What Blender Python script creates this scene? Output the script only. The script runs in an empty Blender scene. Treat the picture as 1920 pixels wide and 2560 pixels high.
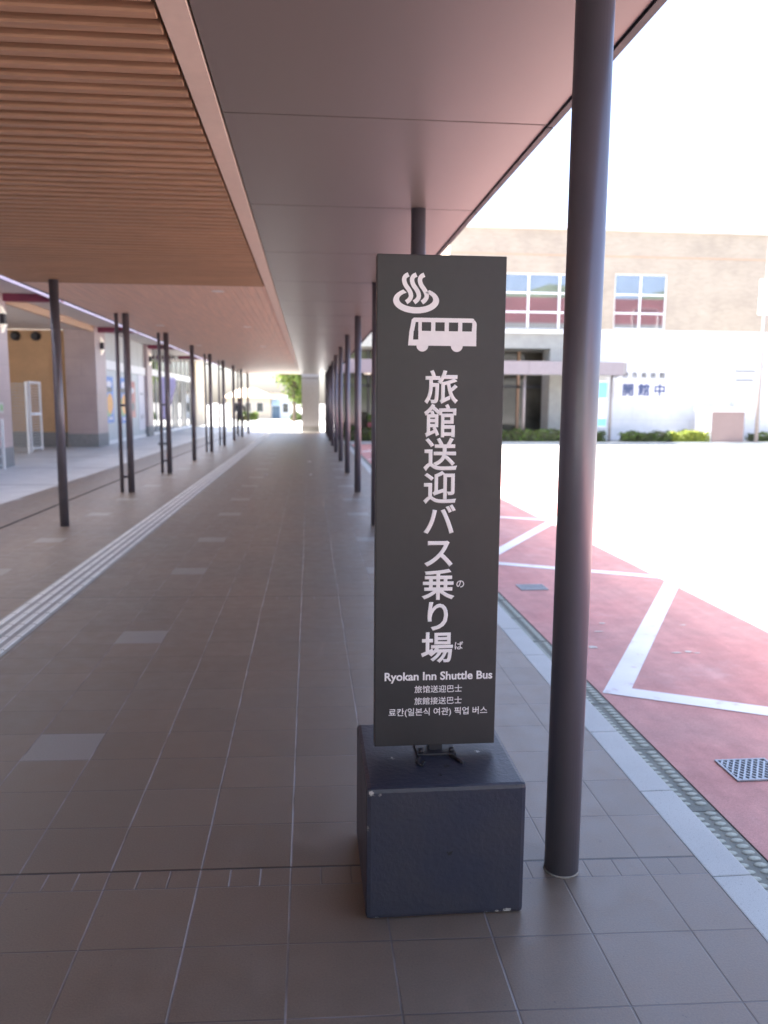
import bpy, bmesh, math, random
from mathutils import Vector, Matrix
random.seed(7)
S = bpy.context.scene
C = S.collection
R = math.radians

# ------------------------------------------------------------------ camera, sky, sun, exposure
H_CAM = 1.572
F_PX, PITCH, YAW, ROLL = 2005.98, 0.1351, 0.0929, 0.0071
cp, sp, cy, sy = math.cos(PITCH), math.sin(PITCH), math.cos(YAW), math.sin(YAW)
FW = Vector((sy*cp, cy*cp, -sp)); RT = Vector((cy, -sy, 0)); UP = RT.cross(FW)
c_, s_ = math.cos(ROLL), math.sin(ROLL)
RT2 = c_*RT + s_*UP; UP2 = -s_*RT + c_*UP
cam = bpy.data.objects.new('camera', bpy.data.cameras.new('camera'))
M = Matrix((RT2, UP2, -FW)).transposed().to_4x4(); M.translation = (0, 0, H_CAM)
cam.matrix_world = M
cam.data.sensor_fit = 'VERTICAL'; cam.data.sensor_height = 24; cam.data.sensor_width = 18
cam.data.lens = F_PX/2560*24
cam.data.clip_start = 0.05; cam.data.clip_end = 3000
cam.data.dof.use_dof = True
cam.data.dof.focus_distance = 2.2
cam.data.dof.aperture_fstop = 2.2
C.objects.link(cam); S.camera = cam

SUN = Vector((-0.635, 0.17, 1.0)).normalized()
w = bpy.data.worlds.new('World'); S.world = w; w.use_nodes = True
nt = w.node_tree
sky = nt.nodes.new('ShaderNodeTexSky'); sky.sky_type = 'NISHITA'; sky.sun_disc = False
sky.sun_elevation = math.asin(SUN.z); sky.sun_rotation = math.atan2(SUN.x, SUN.y)
sky.altitude = 400; sky.dust_density = 5.0; sky.air_density = .7; sky.ozone_density = .1
bg = nt.nodes['Background']; bg.inputs[1].default_value = 0.12
nt.links.new(sky.outputs[0], bg.inputs[0])
sl = bpy.data.lights.new('sun', 'SUN'); sl.energy = 4.0; sl.angle = R(0.5); sl.color = (1, .95, .88)
so = bpy.data.objects.new('sun', sl); so.rotation_euler = SUN.to_track_quat('Z', 'Y').to_euler(); so.location = (0, 0, 30); C.objects.link(so)
S.view_settings.view_transform = 'Standard'; S.view_settings.look = 'None'
S.view_settings.gamma = 1; S.view_settings.exposure = 2.85
S.cycles.max_bounces = 8; S.cycles.diffuse_bounces = 5; S.cycles.glossy_bounces = 4

# ------------------------------------------------------------------ materials
class NB:
    """small wrapper for node building"""
    def __init__(self, name):
        self.m = bpy.data.materials.new(name); self.m.use_nodes = True
        self.t = self.m.node_tree; self.b = self.t.nodes['Principled BSDF']
        self.co = self.t.nodes.new('ShaderNodeTexCoord').outputs['Object']
    def n(self, typ, **kw):
        x = self.t.nodes.new('ShaderNode'+typ)
        for k, v in kw.items(): setattr(x, k, v)
        return x
    def l(self, a, b): self.t.links.new(a, b)
    def put(self, sock, v):
        if isinstance(v, (int, float)): sock.default_value = v
        elif isinstance(v, (tuple, list)):
            sock.default_value = (*v, 1) if len(v) == 3 and len(sock.default_value) == 4 else v
        else: self.l(v, sock)
    def math(self, op, a, b=0.0, c=None):
        x = self.n('Math', operation=op)
        self.put(x.inputs[0], a); self.put(x.inputs[1], b)
        if c is not None: self.put(x.inputs[2], c)
        return x.outputs[0]
    def xyz(self, v=None):
        x = self.n('SeparateXYZ'); self.l(v or self.co, x.inputs[0]); return x.outputs
    def vec(self, a, b, c=0.0):
        x = self.n('CombineXYZ')
        for i, v in enumerate((a, b, c)): self.put(x.inputs[i], v)
        return x.outputs[0]
    def noise(self, scale, detail=4, rough=.55, vec=None):
        x = self.n('TexNoise'); self.l(vec or self.co, x.inputs['Vector'])
        x.inputs['Scale'].default_value = scale; x.inputs['Detail'].default_value = detail; x.inputs['Roughness'].default_value = rough
        return x.outputs[0]
    def ramp(self, v, a, b, lo=0.0, hi=1.0):
        x = self.n('MapRange'); x.clamp = True
        self.put(x.inputs[0], v); self.put(x.inputs[1], a); self.put(x.inputs[2], b); self.put(x.inputs[3], lo); self.put(x.inputs[4], hi)
        return x.outputs[0]
    def mix(self, f, a, b):
        x = self.n('Mix', data_type='RGBA'); self.put(x.inputs[0], f); self.put(x.inputs[6], a); self.put(x.inputs[7], b)
        return x.outputs[2]
    def mul(self, col, v):
        x = self.n('Mix', data_type='RGBA', blend_type='MULTIPLY'); x.inputs[0].default_value = 1
        self.put(x.inputs[6], col); y = self.n('CombineColor')
        for i in range(3): self.put(y.inputs[i], v)
        self.l(y.outputs[0], x.inputs[7]); return x.outputs[2]
    def stretch(self, sx, sy, sz):
        x = self.n('Mapping'); self.l(self.co, x.inputs[0]); x.inputs['Scale'].default_value = (sx, sy, sz); return x.outputs[0]
    def bump(self, h, strength=.3, dist=.01):
        x = self.n('Bump'); x.inputs['Strength'].default_value = strength; x.inputs['Distance'].default_value = dist
        self.l(h, x.inputs['Height']); self.l(x.outputs[0], self.b.inputs['Normal'])
    def fin(self, col, rough=.5, metal=0.0, spec=.5):
        self.put(self.b.inputs['Base Color'], col); self.put(self.b.inputs['Roughness'], rough)
        self.put(self.b.inputs['Metallic'], metal); self.put(self.b.inputs['Specular IOR Level'], spec)
        return self.m

def surf(name, col, rough=.5, var=.12, scale=6, metal=0.0, spec=.5, bump=0.0, bscale=120, stretch=None, rvar=.1):
    k = NB(name)
    v = k.stretch(*stretch) if stretch else None
    n1 = k.noise(scale, 5, .6, v); n2 = k.noise(scale*9, 3, .5, v)
    f = k.math('ADD', k.ramp(n1, .3, .7, 1-var, 1+var), k.ramp(n2, .3, .7, -var*.4, var*.4))
    if bump: k.bump(k.noise(bscale, 3, .5, v), bump, .004)
    return k.fin(k.mul(col, f), k.ramp(n1, .3, .7, max(.02, rough-rvar*.5), min(1, rough+rvar)), metal, spec)

MAT = {}
def M_(n, *a, **k): MAT[n] = surf(n, *a, **k)
M_('sign_paint', (.036, .034, .036), .40, .10, 4, bump=.05, bscale=300)
M_('sign_edge', (.035, .032, .034), .4)
M_('lettering_white', (.90, .88, .89), .5, .04)
M_('pole_paint', (.150, .138, .165), .36, .04, 2, spec=1.0, metal=.42, rvar=.03)
M_('canopy_metal', (.165, .144, .134), .34, .03, 1.2, spec=.5, stretch=(1, .3, 1), rvar=.02)
M_('dark_trim', (.03, .028, .035), .5)
M_('beam_metal', (.66, .53, .44), .5, .06, 2)
M_('wood_slat', (.38, .225, .135), .5, .18, 3, stretch=(.4, 6, 6), bump=.1, bscale=30)
M_('wood_plank', (.66, .455, .345), .5, .16, 3, stretch=(7, .3, 1))
M_('void_dark', (.02, .017, .016), .9, .1)
M_('plaster_white', (.74, .72, .71), .7, .05, 1)
M_('soffit_white', (.62, .56, .51), .7, .05, 1)
M_('panel_grey', (.55, .59, .60), .5, .06, 1)
M_('panel_upper', (.50, .52, .52), .6, .06, 1)
M_('white_trim', (.82, .82, .82), .45, .04)
M_('lilac_metal', (.40, .31, .42), .4, .06)
M_('maroon_paint', (.20, .035, .075), .45, .1)
M_('orange_plaster', (.62, .40, .23), .75, .08, 1.5)
M_('stone_base', (.25, .25, .25), .6, .15, 12)
M_('tan_trim', (.55, .36, .24), .6, .05)
M_('aluminium', (.55, .55, .56), .35, .05, metal=.3)
M_('door_dark', (.045, .047, .055), .3, .1)
M_('hedge_dark', (.07, .078, .036), .6, .45, 5)  # darker green, with the shade on the museum hedges painted in
M_('hedge_sunlit', (.24, .27, .03), .6, .35, 5)  # sunlight on the hedge painted in as a brighter yellow green
M_('leaf_green', (.09, .15, .022), .55, .5, 1.2)
M_('leaf_bright', (.16, .21, .03), .55, .45, 1.2)
M_('bark', (.09, .07, .05), .9, .3, 12)
M_('tan_wall', (.66, .56, .42), .8, .1, 2)
M_('roof_tan', (.52, .41, .30), .8, .15, 2)
M_('pale_wall', (.74, .76, .78), .7, .06)
M_('blue_paint', (.10, .16, .22), .5, .1)
M_('awning_blue', (.42, .56, .66), .6, .1)
M_('red_paint', (.30, .07, .075), .5, .12, .3)
M_('flag_lavender', (.62, .57, .82), .7, .06, 3)
M_('poster_blue', (.10, .24, .62), .4, .35, 3)
M_('poster_orange', (.80, .36, .06), .4, .3, 8)
M_('poster_green', (.20, .42, .16), .4, .3, 8)
M_('poster_red', (.45, .12, .12), .4, .3, 5)
M_('poster_dark', (.10, .11, .14), .4, .3, 5)
M_('paper_white', (.80, .78, .82), .6, .03)
M_('ink_blue', (.035, .06, .17), .6, .05)
M_('ink_grey', (.09, .09, .095), .6, .05)
M_('banner_cyan', (.22, .62, .80), .6, .1, 3)
M_('box_panel', (.29, .21, .195), .6, .06, 2)
M_('purple_fascia', (.30, .262, .275), .5, .06)
M_('concrete_grey', (.34, .34, .32), .8, .12, 3)
M_('cloth_dark', (.022, .024, .035), .85, .2, 20)
M_('cloth_trouser', (.03, .03, .04), .85, .2, 20)
M_('skin', (.45, .27, .19), .55, .06, 20)
M_('hair', (.012, .010, .009), .5, .2, 40)
M_('grate_steel', (.36, .40, .44), .38, .15, 30, metal=.4)
M_('chip_pale', (.55, .53, .50), .8, .15, 60)
M_('grout_sand', (.30, .27, .235), .95, .2, 60)
M_('hill_green', (.06, .085, .045), .9, .4, .03)
M_('lamp_post', (.30, .26, .25), .45, .08)
M_('granite_wall', (.45, .46, .49), .65, .08, 8)

def emis(name, col, st):
    k = NB(name); k.put(k.b.inputs['Emission Color'], col); k.b.inputs['Emission Strength'].default_value = st
    return k.fin(col, .4)
MAT['lamp_glass'] = emis('lamp_glass', (1, .93, .80), .06)

def glassmat(name, tint, rough, var=0.0, met=0.0):
    k = NB(name); c = k.mul(tint, k.ramp(k.noise(.9, 3), .3, .7, 1-var, 1+var))
    return k.fin(c, rough, met, .9)
MAT['glass_dark'] = glassmat('glass_dark', (.07, .075, .07), .04, .6)
MAT['glass_museum'] = glassmat('glass_museum', (.30, .31, .33), .02, .1, .75)
MAT['glass_entry'] = glassmat('glass_entry', (.065, .062, .05), .08, .5)

def block_mat():
    k = NB('block_paint')
    n1 = k.noise(5, 5, .6); n2 = k.noise(60, 3, .6); n3 = k.noise(26, 6, .7)
    base = k.mix(k.ramp(n1, .35, .65), (.030, .034, .056), (.040, .040, .054))
    col = k.mix(k.ramp(n3, .76, .78, 0, .5), base, (.015, .015, .02))
    wob = k.math('MULTIPLY', k.math('SUBTRACT', k.noise(170, 3, .6), .5), .030)
    for (cx_, cy_, cz_, rr, br) in ((.178, 2.262, .412, .007, .4), (.205, 2.262, .405, .004, .2), (.605, 2.262, .006, .012, .42), (.575, 2.262, .002, .009, .35), (.54, 2.262, .002, .006, .3), (.195, 2.262, .002, .008, .25),
                                    (.262, 2.47, .425, .006, .4), (.55, 2.50, .425, .007, .45), (.168, 2.262, .30, .006, .2), (.40, 2.34, .425, .007, .004), (.43, 2.40, .425, .010, .012), (.42, 2.262, .21, .006, .015)):
        d = k.n('VectorMath', operation='DISTANCE'); k.l(k.co, d.inputs[0]); d.inputs[1].default_value = (cx_, cy_, cz_)
        f = k.ramp(k.math('ADD', d.outputs['Value'], wob), rr*.85, rr*1.1, 1, 0)
        col = k.mix(f, col, (br, br*.98, br*.95))
    k.bump(k.math('ADD', n2, k.math('MULTIPLY', n3, .6)), .35, .004)
    MAT['block_paint'] = k.fin(col, k.ramp(n1, .3, .7, .34, .46))
block_mat()

# paving tiles: 0.302 x 0.291 tiles in bays of 3.883 m, each bay ending in a strip of small tiles
TX, TY, BAY, X0, Y0, SK = .302, .291, 3.883, -.6736, 2.585, -.0335
def paving_mat():
    k = NB('paving_tiles'); x, y, z = k.xyz()
    dx = k.math('SUBTRACT', x, X0)
    u = k.math('DIVIDE', dx, TX)
    yb = k.math('SUBTRACT', k.math('SUBTRACT', y, Y0), k.math('MULTIPLY', dx, SK))
    yb = k.math('ADD', yb, BAY*20)
    b = k.math('MODULO', yb, BAY); bi = k.math('FLOOR', k.math('DIVIDE', yb, BAY))
    small = k.math('GREATER_THAN', b, 3.783)
    v = k.math('DIVIDE', b, TY)
    iu, iv = k.math('FLOOR', u), k.math('FLOOR', v)
    def line(t, size, half):
        d = k.math('MULTIPLY', k.math('ABSOLUTE', k.math('SUBTRACT', k.math('FRACT', k.math('ADD', t, .5)), .5)), size)
        return k.ramp(d, half*.6, half*1.3, 1, 0)
    lx = line(u, TX, .0031); lxs = k.math('MULTIPLY', line(k.math('MULTIPLY', u, 3), TX/3, .0028), small)
    ly = line(v, TY, .0026)
    ly = k.math('MULTIPLY', ly, k.math('SUBTRACT', 1, small))
    joint = k.math('MAXIMUM', k.ramp(b, .005, .009, 1, 0), k.ramp(b, BAY-.004, BAY-.002, 0, 1))
    sj = k.ramp(k.math('ABSOLUTE', k.math('SUBTRACT', b, 3.783)), .0015, .004, 1, 0)
    # colour
    wn = k.n('TexWhiteNoise', noise_dimensions='3D'); k.l(k.vec(iu, k.math('ADD', iv, k.math('MULTIPLY', small, 7)), bi), wn.inputs[0])
    r = wn.outputs[0]
    n1 = k.noise(.9, 4); n2 = k.noise(9, 5, .65); n3 = k.noise(170, 2, .6); n4 = k.noise(38, 4, .7)
    f = k.math('ADD', k.ramp(r, 0, 1, .93, 1.07), k.ramp(n2, .3, .7, -.07, .07))
    f = k.math('ADD', f, k.ramp(n3, .25, .75, -.13, .13))
    base = k.mix(k.ramp(n1, .35, .65), (.188, .140, .104), (.168, .137, .108))
    base = k.mul(base, f)
    # pale tiles: every sixth column, rows 3 and 9
    m6 = k.math('MODULO', k.math('ADD', iu, 602), 6)          # -2,4,-8 -> 0
    c1 = k.math('COMPARE', m6, 0, .1)
    rr = k.math('ADD', k.math('COMPARE', iv, 3, .1), k.math('COMPARE', iv, 9, .1))
    pale = k.math('MULTIPLY', k.math('MULTIPLY', c1, rr), k.math('SUBTRACT', 1, small))
    base = k.mix(pale, base, k.mul((.262, .246, .232), f))
    spot = k.ramp(n4, .655, .72); base = k.mix(k.math('MULTIPLY', spot, .55), base, (.07, .055, .055))
    # joints: pale mortar along the walk on the left, dark on the right
    side = k.ramp(k.math('ADD', x, k.ramp(k.noise(1.3), .3, .7, -.5, .5)), .1, .8)
    mort = k.mix(side, (.33, .32, .35), (.075, .065, .065))
    mort = k.mix(k.ramp(k.noise(3.1, 3), .42, .6), mort, (.085, .07, .07))
    cross = k.mix(k.ramp(k.noise(1.7, 3, .5, k.stretch(1, 3, 1)), .55, .68), (.095, .08, .08), (.27, .26, .28))
    col = k.mix(k.math('MULTIPLY', ly, .85), base, cross)
    col = k.mix(k.math('MULTIPLY', k.math('MAXIMUM', lx, lxs), .65), col, mort)
    col = k.mix(k.math('MULTIPLY', sj, .8), col, (.11, .095, .095))
    col = k.mix(joint, col, (.018, .015, .018))
    g = k.math('MAXIMUM', k.math('MAXIMUM', lx, ly), k.math('MAXIMUM', joint, lxs))
    h = k.math('ADD', k.math('SUBTRACT', k.math('MULTIPLY', n3, .25), g), k.math('MULTIPLY', n2, .2))
    k.bump(h, .45, .004)
    MAT['paving'] = k.fin(col, k.ramp(n2, .3, .7, .34, .50), 0, .9)
paving_mat()

def granite(name, base, dark, jx=None, jy=None, oy=0):
    k = NB(name); x, y, z = k.xyz()
    n1 = k.noise(420, 2, .6); n2 = k.noise(160, 2, .6); n3 = k.noise(2.2, 4)
    f = k.math('ADD', k.ramp(n1, .3, .7, .80, 1.18), k.ramp(n3, .3, .7, -.10, .10))
    col = k.mul(base, f); col = k.mix(k.ramp(n2, .62, .70), col, dark)
    if jx:
        lx = k.math('ABSOLUTE', k.math('SUBTRACT', k.math('FRACT', k.math('DIVIDE', x, jx)), .5))
        ly = k.math('ABSOLUTE', k.math('SUBTRACT', k.math('FRACT', k.math('DIVIDE', y, jy)), .5))
        g = k.math('MAXIMUM', k.ramp(lx, .497, .4985), k.ramp(ly, .496, .498))
        wn = k.n('TexWhiteNoise', noise_dimensions='2D')
        k.l(k.vec(k.math('FLOOR', k.math('ADD', k.math('DIVIDE', x, jx), 0)), k.math('FLOOR', k.math('DIVIDE', y, jy*5))), wn.inputs[0])
        col = k.mul(col, k.ramp(wn.outputs[0], 0, 1, .93, 1.07))
        band = k.ramp(k.math('ABSOLUTE', k.math('SUBTRACT', k.math('FRACT', k.math('DIVIDE', y, 3.9)), .5)), .47, .475)
        col = k.mix(k.math('MULTIPLY', band, .6), col, dark)
        col = k.mix(g, col, (.12, .12, .12))
    k.bump(n1, .15, .002)
    MAT[name] = k.fin(col, k.ramp(n3, .3, .7, .45, .6))
granite('granite_kerb', (.45, .48, .475), (.24, .25, .26))
granite('granite_paving', (.62, .615, .585), (.33, .33, .325), .6, .6)

def red_mat():
    k = NB('red_asphalt')
    n1 = k.noise(.8, 5, .6); n2 = k.noise(7, 6, .7); n3 = k.noise(240, 2, .6); n4 = k.noise(2.6, 5, .65); n5 = k.noise(30, 5, .7); n6 = k.noise(95, 3, .65)
    col = k.mix(k.ramp(n1, .35, .68), (.54, .255, .24), (.51, .295, .28))
    col = k.mix(k.ramp(n4, .55, .78, 0, .6), col, (.55, .38, .39))
    f = k.math('ADD', k.ramp(n2, .3, .7, .86, 1.12), k.ramp(n3, .25, .75, -.18, .18)); f = k.math('ADD', f, k.ramp(n6, .3, .7, -.10, .10)); col = k.mul(col, f)
    col = k.mix(k.ramp(n5, .68, .78, 0, .6), col, (.20, .10, .10))
    st_ = k.noise(1, 4, .6, k.stretch(5.5, .22, 1)); col = k.mul(col, k.ramp(st_, .35, .65, .90, 1.05))
    k.bump(k.math('ADD', n3, n2), .35, .004)
    MAT['red_asphalt'] = k.fin(col, .72, 0, .4)
red_mat()
def mark_mat():
    k = NB('road_paint'); n = k.noise(9, 6, .7); n2 = k.noise(90, 3, .6); n3 = k.noise(2.3, 3)
    col = k.mul((.78, .80, .82), k.ramp(n3, .3, .7, .88, 1.04))
    col = k.mix(k.ramp(k.math('ADD', n, k.math('MULTIPLY', n2, .25)), .70, .82, 0, .6), col, (.50, .36, .36))
    k.bump(n2, .2, .003)
    MAT['road_paint'] = k.fin(col, .6)
mark_mat()
def asphalt_mat():
    k = NB('asphalt'); n = k.noise(.35, 5); n2 = k.noise(200, 2); 
    col = k.mul((.25, .248, .24), k.math('ADD', k.ramp(n, .3, .7, .85, 1.15), k.ramp(n2, .3, .7, -.15, .15)))
    k.bump(n2, .3, .004); MAT['asphalt'] = k.fin(col, .85)
asphalt_mat()
def gutter_mat():
    k = NB('gutter_concrete'); n = k.noise(6, 5, .65); n2 = k.noise(120, 3, .6); x, y, z = k.xyz()
    col = k.mix(k.ramp(n, .35, .7), (.15, .17, .155), (.23, .245, .215)); col = k.mix(k.ramp(z, -.0985, -.0935), col, (.40, .44, .39)); col = k.mul(col, k.ramp(n2, .3, .7, .85, 1.15))  # paler worn bump tops; shade and dirt between them painted in by height
    k.bump(n2, .3, .003); MAT['gutter_concrete'] = k.fin(col, .75)
gutter_mat()
def tact_mat():
    for nm, c in (('tactile_base', (.36, .365, .36)), ('tactile_bar', (.82, .82, .78))):
        k = NB(nm); n = k.noise(3, 4); n2 = k.noise(90, 3); y = k.xyz()[1]
        g = k.ramp(k.math('ABSOLUTE', k.math('SUBTRACT', k.math('FRACT', k.math('DIVIDE', y, .3)), .5)), .488, .494)
        col = k.mul(c, k.math('ADD', k.ramp(n, .3, .7, .9, 1.1), k.ramp(n2, .3, .7, -.06, .06)))
        if nm == 'tactile_base': col = k.mix(g, col, (.15, .15, .16))
        MAT[nm] = k.fin(col, .5)
tact_mat()
def tilewall_mat(name, c1, c2, mortar, w, h, mortarw, rough=.7):
    k = NB(name); br = k.n('TexBrick'); x, y, z = k.xyz()
    geo = k.n('NewGeometry'); nx = k.math('ABSOLUTE', k.xyz(geo.outputs['Normal'])[0])
    hcoord = k.math('ADD', k.math('MULTIPLY', nx, y), k.math('MULTIPLY', k.math('SUBTRACT', 1, nx), x))
    k.l(k.vec(hcoord, z), br.inputs['Vector'])
    br.inputs['Color1'].default_value = (*c1, 1); br.inputs['Color2'].default_value = (*c2, 1); br.inputs['Mortar'].default_value = (*mortar, 1)
    br.inputs['Scale'].default_value = 1; br.inputs['Mortar Size'].default_value = mortarw; br.inputs['Brick Width'].default_value = w; br.inputs['Row Height'].default_value = h
    n = k.noise(1.1, 5); MAT[name] = k.fin(k.mul(br.outputs[0], k.ramp(n, .3, .7, .9, 1.1)), rough)
tilewall_mat('museum_brick', (.46, .385, .30), (.40, .335, .26), (.45, .39, .32), .24, .075, .008)
tilewall_mat('pillar_tile', (.47, .365, .36), (.43, .335, .33), (.37, .29, .285), .9, .6, .006, .45)
tilewall_mat('museum_white', (.78, .78, .78), (.75, .76, .77), (.66, .67, .70), 1.8, .9, .012)

# ------------------------------------------------------------------ mesh helpers
class MB:
    def __init__(s): s.bm = bmesh.new(); s.mats = []; s.mi = 0
    def mat(s, name):
        if name not in s.mats: s.mats.append(name)
        s.mi = s.mats.index(name); return s
    def _f(s, vs):
        try: f = s.bm.faces.new(vs); f.material_index = s.mi; return f
        except ValueError: return None
    def box(s, x0, x1, y0, y1, z0, z1, bev=0.0):
        v = [s.bm.verts.new((x, y, z)) for z in (z0, z1) for y in (y0, y1) for x in (x0, x1)]
        fs = [s._f([v[i] for i in q]) for q in ((0, 2, 3, 1), (4, 5, 7, 6), (0, 1, 5, 4), (2, 6, 7, 3), (0, 4, 6, 2), (1, 3, 7, 5))]
        if bev:
            es = list({e for f in fs for e in f.edges})
            r = bmesh.ops.bevel(s.bm, geom=es, offset=bev, segments=2, affect='EDGES', profile=.6)
            for f in r['faces']: f.material_index = s.mi
        return s
    def poly(s, pts): s._f([s.bm.verts.new(p) for p in pts]); return s
    def prism(s, pts, d):
        """extrude a planar outline by vector d"""
        d = Vector(d); a = [s.bm.verts.new(p) for p in pts]; b = [s.bm.verts.new(Vector(p)+d) for p in pts]
        s._f(a[::-1]); s._f(b); n = len(a)
        for i in range(n): s._f([a[i], a[(i+1) % n], b[(i+1) % n], b[i]])
        return s
    def tube(s, pts, r, seg=16, cap=True):
        pts = [Vector(p) for p in pts]; rs = r if isinstance(r, (list, tuple)) else [r]*len(pts); rings = []
        for i, p in enumerate(pts):
            t = (pts[min(i+1, len(pts)-1)]-pts[max(i-1, 0)]).normalized()
            a = t.orthogonal().normalized() if abs(t.z) < .95 else Vector((1, 0, 0)); a = (a-t*a.dot(t)).normalized(); b = t.cross(a)
            rings.append([s.bm.verts.new(p+rs[i]*(math.cos(2*math.pi*j/seg)*a+math.sin(2*math.pi*j/seg)*b)) for j in range(seg)])
        for q, w_ in zip(rings, rings[1:]):
            for j in range(seg):
                f = s._f([q[j], q[(j+1) % seg], w_[(j+1) % seg], w_[j]])
                if f: f.smooth = True
        if cap: s._f(rings[0][::-1]); s._f(rings[-1])
        return s
    def ell(s, c, rx, ry, rz, u=16, v=8, z0=-1.0):
        rows = []
        for i in range(v+1):
            t = math.asin(z0)+(math.pi/2-math.asin(z0))*i/v
            rows.append([s.bm.verts.new((c[0]+rx*math.cos(t)*math.cos(2*math.pi*j/u), c[1]+ry*math.cos(t)*math.sin(2*math.pi*j/u), c[2]+rz*math.sin(t))) for j in range(u)])
        for a, b in zip(rows, rows[1:]):
            for j in range(u):
                f = s._f([a[j], a[(j+1) % u], b[(j+1) % u], b[j]])
                if f: f.smooth = True
        return s
    def build(s, name, parent=None, label=None, merge=False):
        if merge: bmesh.ops.remove_doubles(s.bm, verts=s.bm.verts, dist=1e-5)
        bmesh.ops.recalc_face_normals(s.bm, faces=s.bm.faces)
        me = bpy.data.meshes.new(name); s.bm.to_mesh(me); s.bm.free()
        for m in s.mats: me.materials.append(MAT[m])
        o = bpy.data.objects.new(name, me); C.objects.link(o)
        if parent: attach(o, parent)
        if label: o['label'] = label
        return o
def attach(o, parent):
    """parent a mesh written in world coordinates, keeping it in place"""
    o.parent = parent; bpy.context.view_layer.update()
    o.matrix_parent_inverse = parent.matrix_world.inverted()
def mb(m): return MB().mat(m)
def tag(o, label, cat, group=None):
    o['label'] = label; o['category'] = cat
    if group: o['group'] = group
    return o
def thing(name, loc, label, cat, group=None):
    o = bpy.data.objects.new(name, None); o.location = loc; o.empty_display_size = .2; C.objects.link(o)
    bpy.context.view_layer.update(); return tag(o, label, cat, group)
def struct(o, kind='structure'): o['kind'] = kind; return o
def copy_tree(o, parent=None, keep_inv=True):
    c = o.copy(); C.objects.link(c)
    if parent: c.parent = parent; c.matrix_parent_inverse = o.matrix_parent_inverse.copy()
    for ch in list(o.children): copy_tree(ch, c)
    return c

def text_mesh(name, s, size, material, parent=None, bold=0.0, center=(0, 0, 0), width=None, face='-Y', depth=.0008, height=None, base=False, label=None, cellfit=None):
    cu = bpy.data.curves.new('lettering', 'FONT'); cu.body = s; cu.size = 1.0; cu.align_x = 'CENTER'
    cu.bevel_depth = bold; cu.bevel_resolution = 0; cu.extrude = .004; cu.resolution_u = 4
    tmp = bpy.data.objects.new('lettering_tmp', cu); C.objects.link(tmp)
    bpy.context.view_layer.update()
    me = bpy.data.meshes.new_from_object(tmp.evaluated_get(bpy.context.evaluated_depsgraph_get()))
    bpy.data.objects.remove(tmp); bpy.data.curves.remove(cu)
    xs = [v.co.x for v in me.vertices]; ys = [v.co.y for v in me.vertices]
    cx = (min(xs)+max(xs))/2; cyy = (min(ys)+max(ys))/2
    kx = ky = size
    if width: kx = width/(max(xs)-min(xs)); ky = kx
    if height: ky = height/(max(ys)-min(ys))
    if height and not width: kx = ky
    if cellfit is not None: cx = 0; cyy = cellfit
    C_ = Vector(center); zm = max(abs(v.co.z) for v in me.vertices)
    for v in me.vertices:
        a, b, c = (v.co.x-cx)*kx, (v.co.y-(0 if base else cyy))*ky, v.co.z/zm*depth*.5
        if face == '-Y': v.co = C_+Vector((a, -c, b))
        elif face == '+X': v.co = C_+Vector((c, a, b))
    me.name = name; me.materials.clear(); me.materials.append(MAT[material])
    o = bpy.data.objects.new(name, me); C.objects.link(o)
    if parent: attach(o, parent)
    if label: o['label'] = label
    return o

def leaves(m, n, size, place, flat=.0):
    b = m
    for _ in range(n):
        p, sc = place()
        d = Vector((random.gauss(0, 1), random.gauss(0, 1), random.gauss(0, 1)+flat)).normalized()
        a = d.orthogonal().normalized(); q = Matrix.Rotation(random.random()*6.28, 3, d); a = q @ a; e = d.cross(a)
        l, w_ = size*sc*random.uniform(.7, 1.3), size*sc*random.uniform(.35, .6)
        b.poly([p-a*l, p+e*w_, p+a*l, p-e*w_])
    return b

# ------------------------------------------------------------------ setting: ground, paving, road
CAN0, CAN1 = -9.0, 43.2
XW, XK, XG = 1.342, 1.482, 1.69              # tile/kerb, kerb/gutter, gutter/red lane
struct(mb('asphalt').box(-900, 900, -900, 900, -.40, -.108).build('ground'))
struct(mb('paving').box(-4.70, XW-.003, CAN0-3, CAN1, -.3, 0).build('walkway'))
struct(mb('granite_paving').box(-14, -4.703, CAN0-3, 52, -.3, -.001).build('pavement'))
struct(mb('granite_paving').box(-4.70, 3.2, CAN1+.003, 70, -.3, -.002).build('plaza'))
struct(mb('void_dark').box(-3.835, -3.800, CAN0-3, CAN1-.1, .001, .004).build('drain_slot'))
b = mb('granite_kerb'); y = -3.0
while y < CAN1:
    b.box(XW, XK, y+.002, y+.598, -.25, 0.0, .006); y += .6
struct(b.build('kerb'))
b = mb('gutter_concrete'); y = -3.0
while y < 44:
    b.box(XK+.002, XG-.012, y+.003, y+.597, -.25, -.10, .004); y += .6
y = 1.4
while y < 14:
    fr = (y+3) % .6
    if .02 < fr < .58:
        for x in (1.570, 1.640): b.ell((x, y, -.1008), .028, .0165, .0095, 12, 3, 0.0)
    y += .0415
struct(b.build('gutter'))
struct(mb('void_dark').box(XG-.012, XG, -3, 44, -.25, -.106).build('gutter_gap'))
struct(mb('red_asphalt').box(XG, 5.4, -12, 46, -.30, -.104).build('red_lane'))
# parking-bay lines: one apex per bay at the gutter
d1 = Vector((.505, .863, 0)); d2 = Vector((.885, -.466, 0)); n1 = Vector((-d1.y, d1.x, 0)); n2 = Vector((-d2.y, d2.x, 0))
b = mb('road_paint')
for k in range(0, 8):
    ap = Vector((1.70, 4.376+(k-1)*BAY, -.100))
    if k == 0:
        ap = Vector((1.70, 4.376-BAY, -.100))
    I = ap+Vector((.202, .058, 0))
    b.poly([ap, I, I+d1*4.75, ap+d1*4.9]); b.poly([ap, ap+d2*1.915, ap+d2*1.915+n2*.140, I])
struct(b.build('road_markings'))
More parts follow.
